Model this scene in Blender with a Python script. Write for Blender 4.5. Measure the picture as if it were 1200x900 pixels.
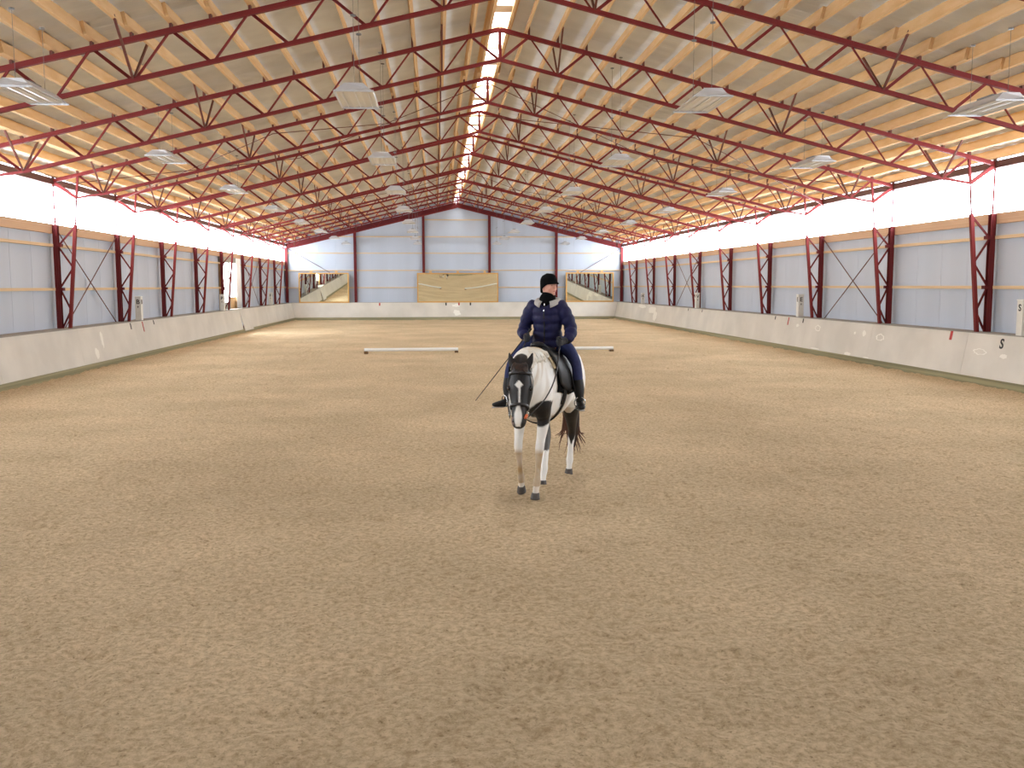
import bpy, bmesh, math, random
import numpy as np
from mathutils import Vector, Matrix, noise as mnoise

random.seed(7)
for o in list(bpy.data.objects):
    bpy.data.objects.remove(o, do_unlink=True)
scene = bpy.context.scene
col = scene.collection

# ------------------------------------------------------------------ camera
YAW, PITCH, ROLL, FPX = 0.0804, 0.1036, 0.0024, 1107.86
CAM = Vector((-1.426, 0.0, 2.232))
cam_data = bpy.data.cameras.new('camera')
cam_data.sensor_width = 36.0
cam_data.lens = FPX / 1200.0 * 36.0
cam_data.clip_end = 300
cam = bpy.data.objects.new('camera', cam_data)
col.objects.link(cam)
_fh = Vector((math.sin(YAW), math.cos(YAW), 0)); _r0 = Vector((math.cos(YAW), -math.sin(YAW), 0)); _z = Vector((0, 0, 1))
_fw = _fh * math.cos(PITCH) - _z * math.sin(PITCH)
_u0 = _fh * math.sin(PITCH) + _z * math.cos(PITCH)
_rt = _r0 * math.cos(ROLL) - _u0 * math.sin(ROLL)
_up = _r0 * math.sin(ROLL) + _u0 * math.cos(ROLL)
_m = Matrix((_rt, _up, -_fw)).transposed().to_4x4()
_m.translation = CAM
cam.matrix_world = _m
scene.camera = cam

# ------------------------------------------------------------------ world and exposure
world = bpy.data.worlds.new('overcast_sky'); scene.world = world
world.use_nodes = True
bg = world.node_tree.nodes['Background']
bg.inputs[0].default_value = (0.80, 0.88, 1.0, 1); bg.inputs[1].default_value = 4.0
WINDOW_LIGHT = 11.5      # daylight behind the translucent window strips
RIDGE_LIGHT = 5.0
vs = scene.view_settings
vs.view_transform = 'Standard'; vs.look = 'None'; vs.gamma = 1.0; vs.use_curve_mapping = False
vs.exposure = 0.86

# ------------------------------------------------------------------ helpers
def lin(r, g, b):
    f = lambda c: (c / 255) / 12.92 if c / 255 <= 0.04045 else ((c / 255 + 0.055) / 1.055) ** 2.4
    return (f(r), f(g), f(b), 1)

def mat(name, rgb, rough=0.7, metal=0.0, spec=0.4, var=0.0, vscale=8.0, bump=0.0, bscale=40.0, stretch=None, rgb2=None, detail=4.0, coord='Object'):
    m = bpy.data.materials.new(name); m.use_nodes = True
    nt = m.node_tree; b = nt.nodes['Principled BSDF']
    c = lin(*rgb)
    b.inputs['Base Color'].default_value = c
    b.inputs['Roughness'].default_value = rough
    b.inputs['Metallic'].default_value = metal
    b.inputs['Specular IOR Level'].default_value = spec
    if var or bump or rgb2:
        tc = nt.nodes.new('ShaderNodeTexCoord'); mp = nt.nodes.new('ShaderNodeMapping')
        nt.links.new(tc.outputs[coord], mp.inputs[0])
        if stretch: mp.inputs['Scale'].default_value = stretch
        n = nt.nodes.new('ShaderNodeTexNoise'); n.inputs['Scale'].default_value = vscale; n.inputs['Detail'].default_value = detail
        nt.links.new(mp.outputs[0], n.inputs['Vector'])
        if var or rgb2:
            r = nt.nodes.new('ShaderNodeValToRGB')
            c2 = lin(*rgb2) if rgb2 else tuple(min(1, x * (1 + var)) for x in c[:3]) + (1,)
            c1 = c if rgb2 else tuple(x * (1 - var) for x in c[:3]) + (1,)
            r.color_ramp.elements[0].position = 0.35; r.color_ramp.elements[1].position = 0.65
            r.color_ramp.elements[0].color = c1; r.color_ramp.elements[1].color = c2
            nt.links.new(n.outputs['Fac'], r.inputs[0]); nt.links.new(r.outputs[0], b.inputs['Base Color'])
        if bump:
            n2 = nt.nodes.new('ShaderNodeTexNoise'); n2.inputs['Scale'].default_value = bscale; n2.inputs['Detail'].default_value = 3
            nt.links.new(mp.outputs[0], n2.inputs['Vector'])
            bp = nt.nodes.new('ShaderNodeBump'); bp.inputs['Strength'].default_value = bump; bp.inputs['Distance'].default_value = 0.02
            nt.links.new(n2.outputs['Fac'], bp.inputs['Height']); nt.links.new(bp.outputs[0], b.inputs['Normal'])
    return m

def glow(name, rgb, strength):
    m = bpy.data.materials.new(name); m.use_nodes = True
    b = m.node_tree.nodes['Principled BSDF']
    b.inputs['Base Color'].default_value = (.8, .85, .9, 1)
    b.inputs['Emission Color'].default_value = rgb; b.inputs['Emission Strength'].default_value = strength
    return m

M = {}
M['steel'] = mat('oxide_red_steel', (116, 42, 42), 0.65, spec=0.18, var=0.10, vscale=3)
M['steel_dark'] = mat('dark_red_steel', (98, 34, 37), 0.65, spec=0.18, var=0.10, vscale=3)
M['rod'] = mat('red_brown_rod', (98, 52, 44), 0.55)
M['wood'] = mat('pale_spruce', (212, 170, 118), 0.75, rgb2=(226, 190, 144), vscale=2.0, stretch=(6, 0.5, 6), detail=6)
M['girt'] = mat('girt_spruce', (208, 182, 146), 0.75, rgb2=(222, 198, 164), vscale=2.0, detail=5)
M['plate'] = mat('wall_plate_spruce', (188, 156, 128), 0.8, rgb2=(202, 172, 144), vscale=2.0, stretch=(6, 0.5, 6))
M['oak'] = mat('mirror_frame_wood', (198, 152, 84), 0.6, rgb2=(214, 168, 98), vscale=4)
M['ply'] = mat('plywood', (196, 156, 108), 0.8, rgb2=(208, 170, 120), vscale=3)
M['sheet'] = mat('pale_blue_wall_sheet', (187, 197, 212), 0.6, var=0.04, vscale=0.8, stretch=(1, 1, 0.15))
M['roof'] = mat('roof_underlay', (218, 222, 226), 0.8, var=0.06, vscale=1.2)
M['board'] = None
M['plinth'] = mat('mossy_concrete_plinth', (150, 146, 116), 0.95, var=0.25, vscale=6, bump=0.5, bscale=30)
M['cap'] = mat('grey_board_cap', (150, 146, 138), 0.8)
M['white'] = mat('white_paint', (232, 232, 228), 0.5)
M['marker'] = mat('letter_board_white', (222, 222, 216), 0.6, var=0.03)
M['black'] = mat('black_paint', (20, 20, 20), 0.5)
M['red'] = mat('red_paint', (178, 44, 40), 0.5)
M['chalk_glare'] = mat('chalk_glare_mark', (236, 234, 226), 0.9)  # chalk scuffs, and the glare painted on the far right board
M['alu'] = mat('lamp_aluminium', (206, 208, 212), 0.4, metal=0.35)
M['eave'] = mat('dark_brown_eave_beam', (84, 50, 42), 0.7)
M['reflector'] = mat('lamp_reflector', (232, 232, 230), 0.32, metal=0.6)
M['tube'] = mat('lamp_tube', (240, 240, 240), 0.3)
M['wire'] = mat('grey_wire', (120, 122, 124), 0.5, metal=0.4)
M['mirror'] = mat('mirror_glass', (232, 236, 226), 0.015, metal=1.0)
M['curtain'] = mat('white_plastic_sheet', (238, 240, 242), 0.5)
M['window'] = glow('daylit_translucent_pane', (0.86, 0.93, 1.0, 1), WINDOW_LIGHT)
M['ridge'] = glow('daylit_ridge_pane', (0.90, 0.95, 1.0, 1), RIDGE_LIGHT)

def tag(o, label=None, cat=None, group=None, kind=None):
    if label: o['label'] = label
    if cat: o['category'] = cat
    if group: o['group'] = group
    if kind: o['kind'] = kind
    return o

def empty(name, loc=(0, 0, 0), rz=0.0):
    o = bpy.data.objects.new(name, None); col.objects.link(o)
    o.location = loc; o.rotation_euler = (0, 0, rz); o.empty_display_size = 0.2
    return o

def mesh_obj(name, me, parent=None, m=None):
    if m is not None and not me.materials: me.materials.append(m)
    o = bpy.data.objects.new(name, me); col.objects.link(o)
    if parent is not None: o.parent = parent
    return o

def from_data(name, v, f, m, parent=None, smooth=False):
    me = bpy.data.meshes.new(name); me.from_pydata([tuple(p) for p in v], [], f); me.update()
    if smooth: me.polygons.foreach_set('use_smooth', [True] * len(me.polygons))
    return mesh_obj(name, me, parent, m)

_units = {}
def unit(kind, m):
    """shared unit meshes: x,y in -.5...5, z in 0..1"""
    k = (kind, m.name)
    if k in _units: return _units[k]
    if kind == 'bar':
        prof = [(-.5, -.5), (.5, -.5), (.5, .5), (-.5, .5)]
    elif kind == 'rod':
        prof = [(.5 * math.cos(a * math.pi / 4), .5 * math.sin(a * math.pi / 4)) for a in range(8)]
    elif kind == 'hsec':
        t, w = .34, .12
        prof = [(-.5, -.5), (.5, -.5), (.5, -t), (w / 2, -t), (w / 2, t), (.5, t), (.5, .5), (-.5, .5), (-.5, t), (-w / 2, t), (-w / 2, -t), (-.5, -t)]
    elif kind == 'angle':
        prof = [(-.5, -.5), (.5, -.5), (.5, -.32), (-.3, -.32), (-.3, .5), (-.5, .5)]
    n = len(prof)
    v = [(x, y, z) for z in (0, 1) for x, y in prof]
    f = [(i, (i + 1) % n, n + (i + 1) % n, n + i) for i in range(n)] + [tuple(range(n - 1, -1, -1)), tuple(range(n, 2 * n))]
    me = bpy.data.meshes.new(kind); me.from_pydata(v, [], f); me.update(); me.materials.append(m)
    _units[k] = me
    return me

def beam(name, p0, p1, w, h, m, parent=None, up=(0, 0, 1), kind='bar'):
    p0, p1, up = Vector(p0), Vector(p1), Vector(up)
    z = (p1 - p0); L = z.length; z.normalize()
    x = up.cross(z)
    if x.length < 1e-4: x = Vector((1, 0, 0)).cross(z)
    if x.length < 1e-4: x = Vector((0, 1, 0)).cross(z)
    x.normalize(); y = z.cross(x)
    o = mesh_obj(name, unit(kind, m), parent)
    mm = Matrix((x * w, y * h, z * L)).transposed().to_4x4(); mm.translation = p0
    o.matrix_local = mm
    return o

def copy_tree(o, loc, parent=None):
    c = o.copy(); col.objects.link(c)
    if parent is not None: c.parent = parent
    else: c.location = loc
    for ch in list(o.children):
        copy_tree(ch, None, c)
    return c

def box(name, x0, x1, y0, y1, z0, z1, m, parent=None):
    o = mesh_obj(name, unit('bar', m), parent)
    o.location = ((x0 + x1) / 2, (y0 + y1) / 2, z0); o.scale = (x1 - x0, y1 - y0, z1 - z0)
    return o

ORD = ['', 'first', 'second', 'third', 'fourth', 'fifth', 'sixth', 'seventh', 'eighth', 'ninth', 'tenth', 'eleventh', 'twelfth', 'thirteenth']

# ------------------------------------------------------------------ dimensions
D, W, BAY = 63.42, 11.128, 4.75
XF = 10.58                      # sand edge
ZK, ZC, ZE, ZA, ZB = 1.14, 3.815, 4.925, 7.637, 7.013
SLOPE = (ZA - ZE) / W
WX = W + 0.16                   # wall sheet
FRONT = D - 14 * BAY            # gable behind the camera
STEP = W / 18
zt = lambda x: ZA - SLOPE * abs(x)      # top chord centre line

# ------------------------------------------------------------------ sand floor
def vnoise(x, y, seed=0):
    xi, yi = np.floor(x).astype(np.int64), np.floor(y).astype(np.int64)
    fx, fy = x - xi, y - yi
    fx = fx * fx * (3 - 2 * fx); fy = fy * fy * (3 - 2 * fy)
    def h(a, b):
        n = (a * 374761393 + b * 668265263 + seed * 974711) & 0x7fffffff
        n = ((n ^ (n >> 13)) * 1274126177) & 0x7fffffff
        return ((n ^ (n >> 16)) & 0xffff) / 65535.0
    return (h(xi, yi) * (1 - fx) + h(xi + 1, yi) * fx) * (1 - fy) + (h(xi, yi + 1) * (1 - fx) + h(xi + 1, yi + 1) * fx) * fy

def sand_z(x, y):
    n = (vnoise(x * 3.1, y * 3.1, 1) - .5) * 0.028 + (vnoise(x * 7.3, y * 7.3, 2) - .5) * 0.022 + (vnoise(x * 15, y * 15, 3) - .5) * 0.020
    d = np.clip(vnoise(x * 5.2, y * 5.2, 4) - .68, 0, 1) * 0.09       # hoof dents
    return n - d

def build_floor():
    ys = [-2.9]
    while ys[-1] < 2.6: ys.append(ys[-1] + 0.4)
    y = 3.2
    while y < 63.2:
        ys.append(y); y += 0.028 + max(0, (y - 3.2)) * 0.0045
    ys.append(63.3)
    ys = np.array(ys); xs = np.linspace(-10.9, 10.9, 560)
    X, Y = np.meshgrid(xs, ys)
    Z = sand_z(X, Y)
    edge = np.clip((np.abs(X) - 10.1) / 0.6, 0, 1)
    Z = Z + edge * 0.035
    n, mcol = X.shape
    v = np.stack([X, Y, Z], -1).reshape(-1, 3).astype(np.float32)
    idx = np.arange(n * mcol).reshape(n, mcol)
    q = np.stack([idx[:-1, :-1], idx[:-1, 1:], idx[1:, 1:], idx[1:, :-1]], -1).reshape(-1, 4).astype(np.int32)
    me = bpy.data.meshes.new('floor')
    me.vertices.add(len(v)); me.vertices.foreach_set('co', v.ravel())
    me.loops.add(q.size); me.loops.foreach_set('vertex_index', q.ravel())
    me.polygons.add(len(q)); me.polygons.foreach_set('loop_start', np.arange(0, q.size, 4, dtype=np.int32))
    me.polygons.foreach_set('use_smooth', np.ones(len(q), dtype=bool))
    me.update(calc_edges=True); me.validate()
    m = bpy.data.materials.new('riding_sand'); m.use_nodes = True
    nt = m.node_tree; b = nt.nodes['Principled BSDF']
    b.inputs['Roughness'].default_value = 0.95; b.inputs['Specular IOR Level'].default_value = 0.12
    tc = nt.nodes.new('ShaderNodeTexCoord')
    n1 = nt.nodes.new('ShaderNodeTexNoise'); n1.inputs['Scale'].default_value = 20; n1.inputs['Detail'].default_value = 8; n1.inputs['Roughness'].default_value = .75
    n2 = nt.nodes.new('ShaderNodeTexNoise'); n2.inputs['Scale'].default_value = 0.45; n2.inputs['Detail'].default_value = 4
    n3 = nt.nodes.new('ShaderNodeTexNoise'); n3.inputs['Scale'].default_value = 26; n3.inputs['Detail'].default_value = 6; n3.inputs['Roughness'].default_value = .75
    for n_ in (n1, n2, n3): nt.links.new(tc.outputs['Object'], n_.inputs['Vector'])
    r1 = nt.nodes.new('ShaderNodeValToRGB')
    r1.color_ramp.elements[0].position = .34; r1.color_ramp.elements[1].position = .60
    r1.color_ramp.elements[0].color = lin(177, 151, 116); r1.color_ramp.elements[1].color = lin(224, 201, 165)
    r2 = nt.nodes.new('ShaderNodeValToRGB')
    r2.color_ramp.elements[0].position = .38; r2.color_ramp.elements[1].position = .66
    r2.color_ramp.elements[0].color = (.88, .87, .85, 1); r2.color_ramp.elements[1].color = (1.06, 1.05, 1.05, 1)
    mx = nt.nodes.new('ShaderNodeMix'); mx.data_type = 'RGBA'; mx.blend_type = 'MULTIPLY'; mx.inputs[0].default_value = 1
    nt.links.new(n1.outputs['Fac'], r1.inputs[0]); nt.links.new(n2.outputs['Fac'], r2.inputs[0])
    nt.links.new(r1.outputs[0], mx.inputs[6]); nt.links.new(r2.outputs[0], mx.inputs[7])
    n4 = nt.nodes.new('ShaderNodeTexNoise'); n4.inputs['Scale'].default_value = 34; n4.inputs['Detail'].default_value = 5; n4.inputs['Roughness'].default_value = .65
    nt.links.new(tc.outputs['Object'], n4.inputs['Vector'])
    r4 = nt.nodes.new('ShaderNodeValToRGB')                      # dark crumbs of footing
    r4.color_ramp.elements[0].position = .30; r4.color_ramp.elements[1].position = .43
    r4.color_ramp.elements[0].color = (.52, .48, .42, 1); r4.color_ramp.elements[1].color = (1, 1, 1, 1)
    nt.links.new(n4.outputs['Fac'], r4.inputs[0])
    mx2 = nt.nodes.new('ShaderNodeMix'); mx2.data_type = 'RGBA'; mx2.blend_type = 'MULTIPLY'; mx2.inputs[0].default_value = 1
    nt.links.new(mx.outputs[2], mx2.inputs[6]); nt.links.new(r4.outputs[0], mx2.inputs[7])
    nt.links.new(mx2.outputs[2], b.inputs['Base Color'])
    bp = nt.nodes.new('ShaderNodeBump'); bp.inputs['Strength'].default_value = 1.0; bp.inputs['Distance'].default_value = 0.045
    nt.links.new(n3.outputs['Fac'], bp.inputs['Height']); nt.links.new(bp.outputs[0], b.inputs['Normal'])
    o = mesh_obj('floor', me, None, m)
    tag(o, 'trampled tan riding sand covering the whole arena floor', 'floor', kind='structure')
build_floor()

# ------------------------------------------------------------------ side walls
def side_wall(sgn, name, label, door_bay=None):
    root = tag(empty(name), label, 'wall', kind='structure')
    X = sgn * WX
    nb = 4
    for b in range(14):
        y1 = D - b * BAY; y0 = y1 - BAY
        for k in range(nb):
            if door_bay == b and k in (0, 1, 2): continue
            a0 = y0 + BAY * k / nb + 0.004; a1 = y0 + BAY * (k + 1) / nb - 0.004
            box('wall_sheet', min(X, X + sgn * .05), max(X, X + sgn * .05), a0, a1, 0.2, ZC - 0.02, M['sheet'], root)
        for z in (3.29, 2.17):
            if door_bay == b: continue
            box('girt', min(sgn * (WX - .11), X), max(sgn * (WX - .11), X), y0 + .02, y1 - .02, z - .036, z + .036, M['girt'], root)
    box('wall_backing', min(sgn * (WX + .06), sgn * (WX + .08)), max(sgn * (WX + .06), sgn * (WX + .08)), FRONT - .2, D + .3 if door_bay is None else D - 4 * BAY + .5, 0, ZC, M['sheet'], root)
    if door_bay is not None: box('wall_backing', sgn * (WX + .08), sgn * (WX + .06), D - 4 * BAY + 3.42, D + .3, 0, ZC, M['sheet'], root)
    box('wall_plate', min(sgn * (WX - .09), X), max(sgn * (WX - .09), X), FRONT, D, ZC - .22, ZC + .02, M['plate'], root)
    return root
wall_left = side_wall(-1, 'wall_left', 'pale blue sheet wall with timber girts on the left', door_bay=3)
wall_right = side_wall(1, 'wall_right', 'pale blue sheet wall with timber girts on the right')

def wind_brace(sgn, nb, parent):
    X = sgn * (W + .02); y0 = D - nb * BAY; y1 = y0 + BAY
    for a, b in ((y0, y1), (y1, y0)):
        beam('bracing_rod', (X, a, ZK - .2), (X, b, ZC - .05), .028, .028, M['rod'], parent, kind='rod')
wind_brace(-1, 8, wall_left); wind_brace(1, 8, wall_right); wind_brace(1, 4, wall_right); wind_brace(-1, 3, wall_left)

# window strips
for i, sgn in enumerate((-1, 1)):
    side = 'left' if sgn < 0 else 'right'
    root = tag(empty('window_%d' % (i + 1)), 'long strip of blown-out daylight panes above the %s wall' % side, 'window', kind='structure')
    for b in range(14):
        y1 = D - b * BAY; y0 = y1 - BAY
        X = sgn * WX
        box('pane', min(X, X + sgn * .02), max(X, X + sgn * .02), y0 + .01, y1 - .01, ZC + .02, ZE - .12, M['window'], root)
    box('eave_beam', min(sgn * (W - .02), sgn * (W + .16)), max(sgn * (W - .02), sgn * (W + .16)), FRONT, D, ZE - .10, ZE + .06, M['eave'], root)

# ------------------------------------------------------------------ gable walls
def gable_wall(y, name, label, far=True):
    root = tag(empty(name), label, 'wall', kind='structure')
    s = 1 if far else -1
    ys = y + s * .15
    nsh = 20; w = 2 * WX / nsh
    for k in range(nsh):
        x0 = -WX + k * w + .003; x1 = -WX + (k + 1) * w - .003
        zz = lambda x: zt(x) + .34
        v = [(x, yy, z) for yy in (ys, ys + s * .05) for x, z in ((x0, .0), (x1, .0), (x1, zz(x1)), (x0, zz(x0)))]
        f = [(0, 1, 2, 3), (7, 6, 5, 4), (0, 4, 5, 1), (1, 5, 6, 2), (2, 6, 7, 3), (3, 7, 4, 0)]
        from_data('wall_sheet', v, f, M['sheet'], root)
    v = [(x, yy, z) for yy in (ys + s * .06, ys + s * .08) for x, z in ((-WX - .1, -.1), (WX + .1, -.1), (WX + .1, zt(WX) + .36), (0, ZA + .46), (-WX - .1, zt(WX) + .36))]
    from_data('wall_backing', v, [(0, 1, 2, 3, 4), (9, 8, 7, 6, 5), (0, 5, 6, 1), (1, 6, 7, 2), (2, 7, 8, 3), (3, 8, 9, 4), (4, 9, 5, 0)], M['sheet'], root)
    xs = [-W, -6.66, -2.17, 2.2, 6.68, W]
    for k in range(5):
        for z in (7.1, 6.58, 5.47, 4.39, 3.26, 2.13):
            x0, x1 = xs[k] + .06, xs[k + 1] - .06
            lim = (ZA - .25 - z) / SLOPE
            if lim <= 0.5: continue
            x0, x1 = max(x0, -lim), min(x1, lim)
            if x1 - x0 < .4 or (z > 6.9): continue
            if z == 6.58 and k != 2: continue
            box('girt', x0, x1, ys - .10 if far else ys, ys if far else ys + .10, z - .035, z + .035, M['girt'], root)
    for k, x in enumerate(xs):
        z0 = 3.1 if (far and k in (2, 3)) else 0.0
        z1 = zt(x) - .2
        beam('gable_column', (x, y, z0), (x, y, z1), .17, .2, M['steel_dark'], root, up=(0, 1, 0), kind='hsec')
    for sg in (-1, 1):
        beam('gable_rafter', (0, y, ZA - .09), (sg * W, y, ZE - .09), .2, .30, M['steel_dark'], root, kind='hsec')
    return root
gable_wall(D, 'wall_back', 'pale blue gable wall with dark red columns at the far end')
gable_wall(FRONT, 'wall_front', 'pale blue gable wall closing the near end behind the viewer', far=False)
wb = bpy.data.objects['wall_back']
for (x0, z0, x1, z1) in ((-W + .1, 4.39, -8.3, 3.1), (W - .1, 4.39, 8.3, 3.1)):
    beam('bracing_rod', (x0, D + .02, z0 + .3), (x1, D + .02, z1), .03, .03, M['rod'], wb, kind='rod')

# ------------------------------------------------------------------ roof
ceil = tag(empty('ceiling'), 'pitched timber purlin roof with grey underside sheets and a glazed ridge', 'roof', kind='structure')
PB = 0.05 + 0.05               # purlin bottom above chord centre line
PH, PW = 0.21, 0.055
ang = math.atan(SLOPE)
def deck_z(x): return zt(x) + PB + PH
_roof_mesh = {}
def roof_sheets():
    for b in range(-1, 15):
        y1 = D - b * BAY; y0 = y1 - BAY
        for sg in (-1, 1):
            if sg not in _roof_mesh:
                nx, nyy = 36, 38
                v = []; f = []
                for i in range(nyy + 1):
                    yy = BAY * i / nyy
                    rib = 0.018 * (1 if (i % 4) in (0, 1) else 0)
                    for j in range(nx + 1):
                        x = .26 + (W + .45 - .26) * j / nx
                        v.append((sg * x, yy, deck_z(x) + rib))
                for i in range(nyy):
                    for j in range(nx):
                        a = i * (nx + 1) + j
                        q = (a, a + 1, a + nx + 2, a + nx + 1)
                        f.append(q if sg > 0 else q[::-1])
                me = bpy.data.meshes.new('roof_sheet'); me.from_pydata(v, [], f); me.update(); me.materials.append(M['roof'])
                _roof_mesh[sg] = me
            o = mesh_obj('roof_sheet', _roof_mesh[sg], ceil)
            o.location = (0, y0, 0)
            if b == -1: o.scale.y = .1
            if b == 14: o.location.y = FRONT - .475; o.scale.y = .1
roof_sheets()
# purlins: two-bay lengths that lap side by side over every second truss
PX = [0.25] + [STEP * k for k in range(1, 19)]
for sg in (-1, 1):
    for x in PX:
        for s in range(7):
            y1 = D + .1 - s * 2 * BAY + (.45 if s else 0); y0 = D - (s + 1) * 2 * BAY - (.45 if s < 6 else 0)
            off = (.03 if s % 2 else -.03)
            zb = zt(x) + PB
            beam('purlin', (sg * (x + off), y0, zb + PH / 2), (sg * (x + off), y1, zb + PH / 2), PW * (2.2 if abs(x - 16 * STEP) < .01 else 1), PH, M['wood'], ceil, up=(sg * math.sin(ang), 0, math.cos(ang)))
# ridge skylight
for b in range(14):
    y0 = D - (b + 1) * BAY
    for k in range(3):
        a0 = y0 + BAY * k / 3; a1 = a0 + BAY / 3
        for sg in (-1, 1):
            v = [(0, a0 + .05, ZA + .56), (sg * .27, a0 + .05, ZA + .48), (sg * .27, a1 - .05, ZA + .48), (0, a1 - .05, ZA + .56)]
            v += [(p[0], p[1], p[2] + .015) for p in v]
            f = [(0, 1, 2, 3), (7, 6, 5, 4), (0, 4, 5, 1), (1, 5, 6, 2), (2, 6, 7, 3), (3, 7, 4, 0)]
            from_data('ridge_pane', v, f, M['ridge'], ceil)
        beam('ridge_batten', (-.26, a0, ZA + .42), (.26, a0, ZA + .42), .07, .10, M['wood'], ceil)
    box('ridge_block', -.24, .24, y0 - .75, y0 - .25, ZA + .28, ZA + .44, M['roof'], ceil)
    for sg in (-1, 1):
        box('ridge_curb', sg * .29 - .02, sg * .29 + .02, y0, y0 + BAY, ZA + .22, ZA + .52, M['wood'], ceil)

# roof wind bracing rods
for nb in (8, 4):
    y0 = D - nb * BAY
    for sg in (-1, 1):
        for k in range(2):
            xa, xb = sg * W * k / 2, sg * W * (k + 1) / 2
            for a, b in ((xa, xb), (xb, xa)):
                beam('roof_bracing_rod', (a, y0, zt(a) - .12), (b, y0 + BAY, zt(b) - .12), .022, .022, M['rod'], ceil, kind='rod')

# ------------------------------------------------------------------ trusses
def bot(k):         # bottom chord node for half-panel k on one side
    x = STEP * k
    if k <= 16: return (x, ZB - SLOPE * x)
    return (W - .56, 4.50)
def make_truss():
    t = empty('roof_truss')
    for sg in (-1, 1):
        beam('top_chord', (0, 0, ZA), (sg * W, 0, ZE), .085, .085, M['steel'], t)
        beam('bottom_chord', (0, 0, ZB), (sg * bot(16)[0], 0, bot(16)[1]), .07, .07, M['steel'], t)
        beam('bottom_chord', (sg * bot(16)[0], 0, bot(16)[1]), (sg * bot(17)[0], 0, bot(17)[1]), .06, .05, M['steel'], t)
        beam('end_diagonal', (sg * bot(17)[0], 0, bot(17)[1]), (sg * W, 0, ZE - .03), .08, .08, M['steel'], t)
        for k in range(0, 17, 2):                    # from each bottom node up to the two next top nodes
            bx, bz = bot(k)
            for dk in (-1, 1):
                kk = k + dk
                if kk < 0: continue
                tx = STEP * kk
                beam('web_bar', (sg * (bx + dk * .04), 0, bz + .02), (sg * (tx - dk * .04), 0, zt(tx) - .03), .052 if dk > 0 else .034, .052 if dk > 0 else .034, M['steel'], t, kind='angle')
        beam('web_bar', (sg * bot(17)[0], 0, bot(17)[1]), (sg * STEP * 17, 0, zt(STEP * 17)), .05, .05, M['steel'], t)
        for k in (2, 10, 16):                        # stays out to the purlins
            bx, bz = bot(k)
            for dy in (-.85, .85):
                beam('stay_bar', (sg * bx, 0, bz), (sg * (bx + .0), dy, zt(bx) + PB + .05), .035, .035, M['rod'], t)
        for x in PX[1:]:
            box('purlin_cleat', sg * x - .02, sg * x + .02, -.05, .05, zt(x) + .04, zt(x) + PB + .15, M['rod'], t)
    beam('king_post', (0, 0, ZB), (0, 0, ZA), .07, .07, M['steel'], t)
    return t
proto = make_truss()
for n in range(1, 14):
    t = proto if n == 1 else copy_tree(proto, (0, 0, 0))
    t.location = (0, D - n * BAY, 0)
    tag(t, 'dark red lattice roof truss spanning the hall, %s from the far gable wall' % ORD[n], 'roof truss', 'roof trusses')

# ------------------------------------------------------------------ lattice columns
def make_column(sgn):
    t = empty('lattice_column')
    s = -sgn                                         # towards the hall
    beam('outer_chord', (0, 0, 0), (0, 0, ZC), .12, .13, M['steel_dark'], t, up=(0, 1, 0), kind='hsec')
    inner = lambda z: s * (.135 + (.50 - .135) * z / ZC)
    beam('inner_chord', (inner(0), 0, 0), (inner(ZC), 0, ZC), .075, .09, M['steel'], t, up=(0, 1, 0))
    zz = [3.78, 3.27, 2.72, 2.19, 1.63, 1.12, .58, .1]
    for i in range(len(zz) - 1):
        a = (inner(zz[i]), 0, zz[i]) if i % 2 == 0 else (s * .04, 0, zz[i])
        b = (s * .04, 0, zz[i + 1]) if i % 2 == 0 else (inner(zz[i + 1]), 0, zz[i + 1])
        beam('lacing_bar', a, b, .035, .04, M['steel_dark'], t)
    beam('glare_thinned_head', (0, 0, ZC), (s * -.01, 0, ZE - .10), .042, .042, M['steel_dark'], t, kind='rod')  # column heads drawn thin: glare bleed of the window strip put into the shape
    beam('glare_thinned_head', (inner(ZC), 0, ZC), (s * .56, 0, 4.48), .042, .042, M['steel_dark'], t, kind='rod')
    for z in (3.29, 2.17):
        box('girt_bracket', min(s * .05, s * .14), max(s * .05, s * .14), -.07, .07, z - .04, z + .04, M['steel_dark'], t)
    return t
for sgn, side in ((-1, 'left'), (1, 'right')):
    pc = make_column(sgn)
    for n in range(1, 14):
        c = pc if n == 1 else copy_tree(pc, (0, 0, 0))
        c.location = (sgn * W, D - n * BAY, 0)
        tag(c, 'dark red lattice column on the %s wall, %s from the far gable corner' % (side, ORD[n]), 'column', 'lattice columns along the %s wall' % side)

# ------------------------------------------------------------------ kickboards
def board_material():
    m = bpy.data.materials.new('scuffed_cream_board'); m.use_nodes = True
    nt = m.node_tree; b = nt.nodes['Principled BSDF']
    tc = nt.nodes.new('ShaderNodeTexCoord')
    g = nt.nodes.new('ShaderNodeNewGeometry')
    n1 = nt.nodes.new('ShaderNodeTexNoise'); n1.inputs['Scale'].default_value = 0.9; n1.inputs['Detail'].default_value = 6
    nt.links.new(g.outputs['Position'], n1.inputs['Vector'])
    r = nt.nodes.new('ShaderNodeValToRGB')
    r.color_ramp.elements[0].position = .32; r.color_ramp.elements[1].position = .68
    r.color_ramp.elements[0].color = lin(200, 196, 186); r.color_ramp.elements[1].color = lin(217, 213, 203)
    nt.links.new(n1.outputs['Fac'], r.inputs[0]); nt.links.new(r.outputs[0], b.inputs['Base Color'])
    n2 = nt.nodes.new('ShaderNodeTexNoise'); n2.inputs['Scale'].default_value = 1.6; n2.inputs['Detail'].default_value = 2
    nt.links.new(g.outputs['Position'], n2.inputs['Vector'])
    bp = nt.nodes.new('ShaderNodeBump'); bp.inputs['Strength'].default_value = .35; bp.inputs['Distance'].default_value = .03
    nt.links.new(n2.outputs['Fac'], bp.inputs['Height']); nt.links.new(bp.outputs[0], b.inputs['Normal'])
    b.inputs['Roughness'].default_value = .38; b.inputs['Specular IOR Level'].default_value = .45
    return m
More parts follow.
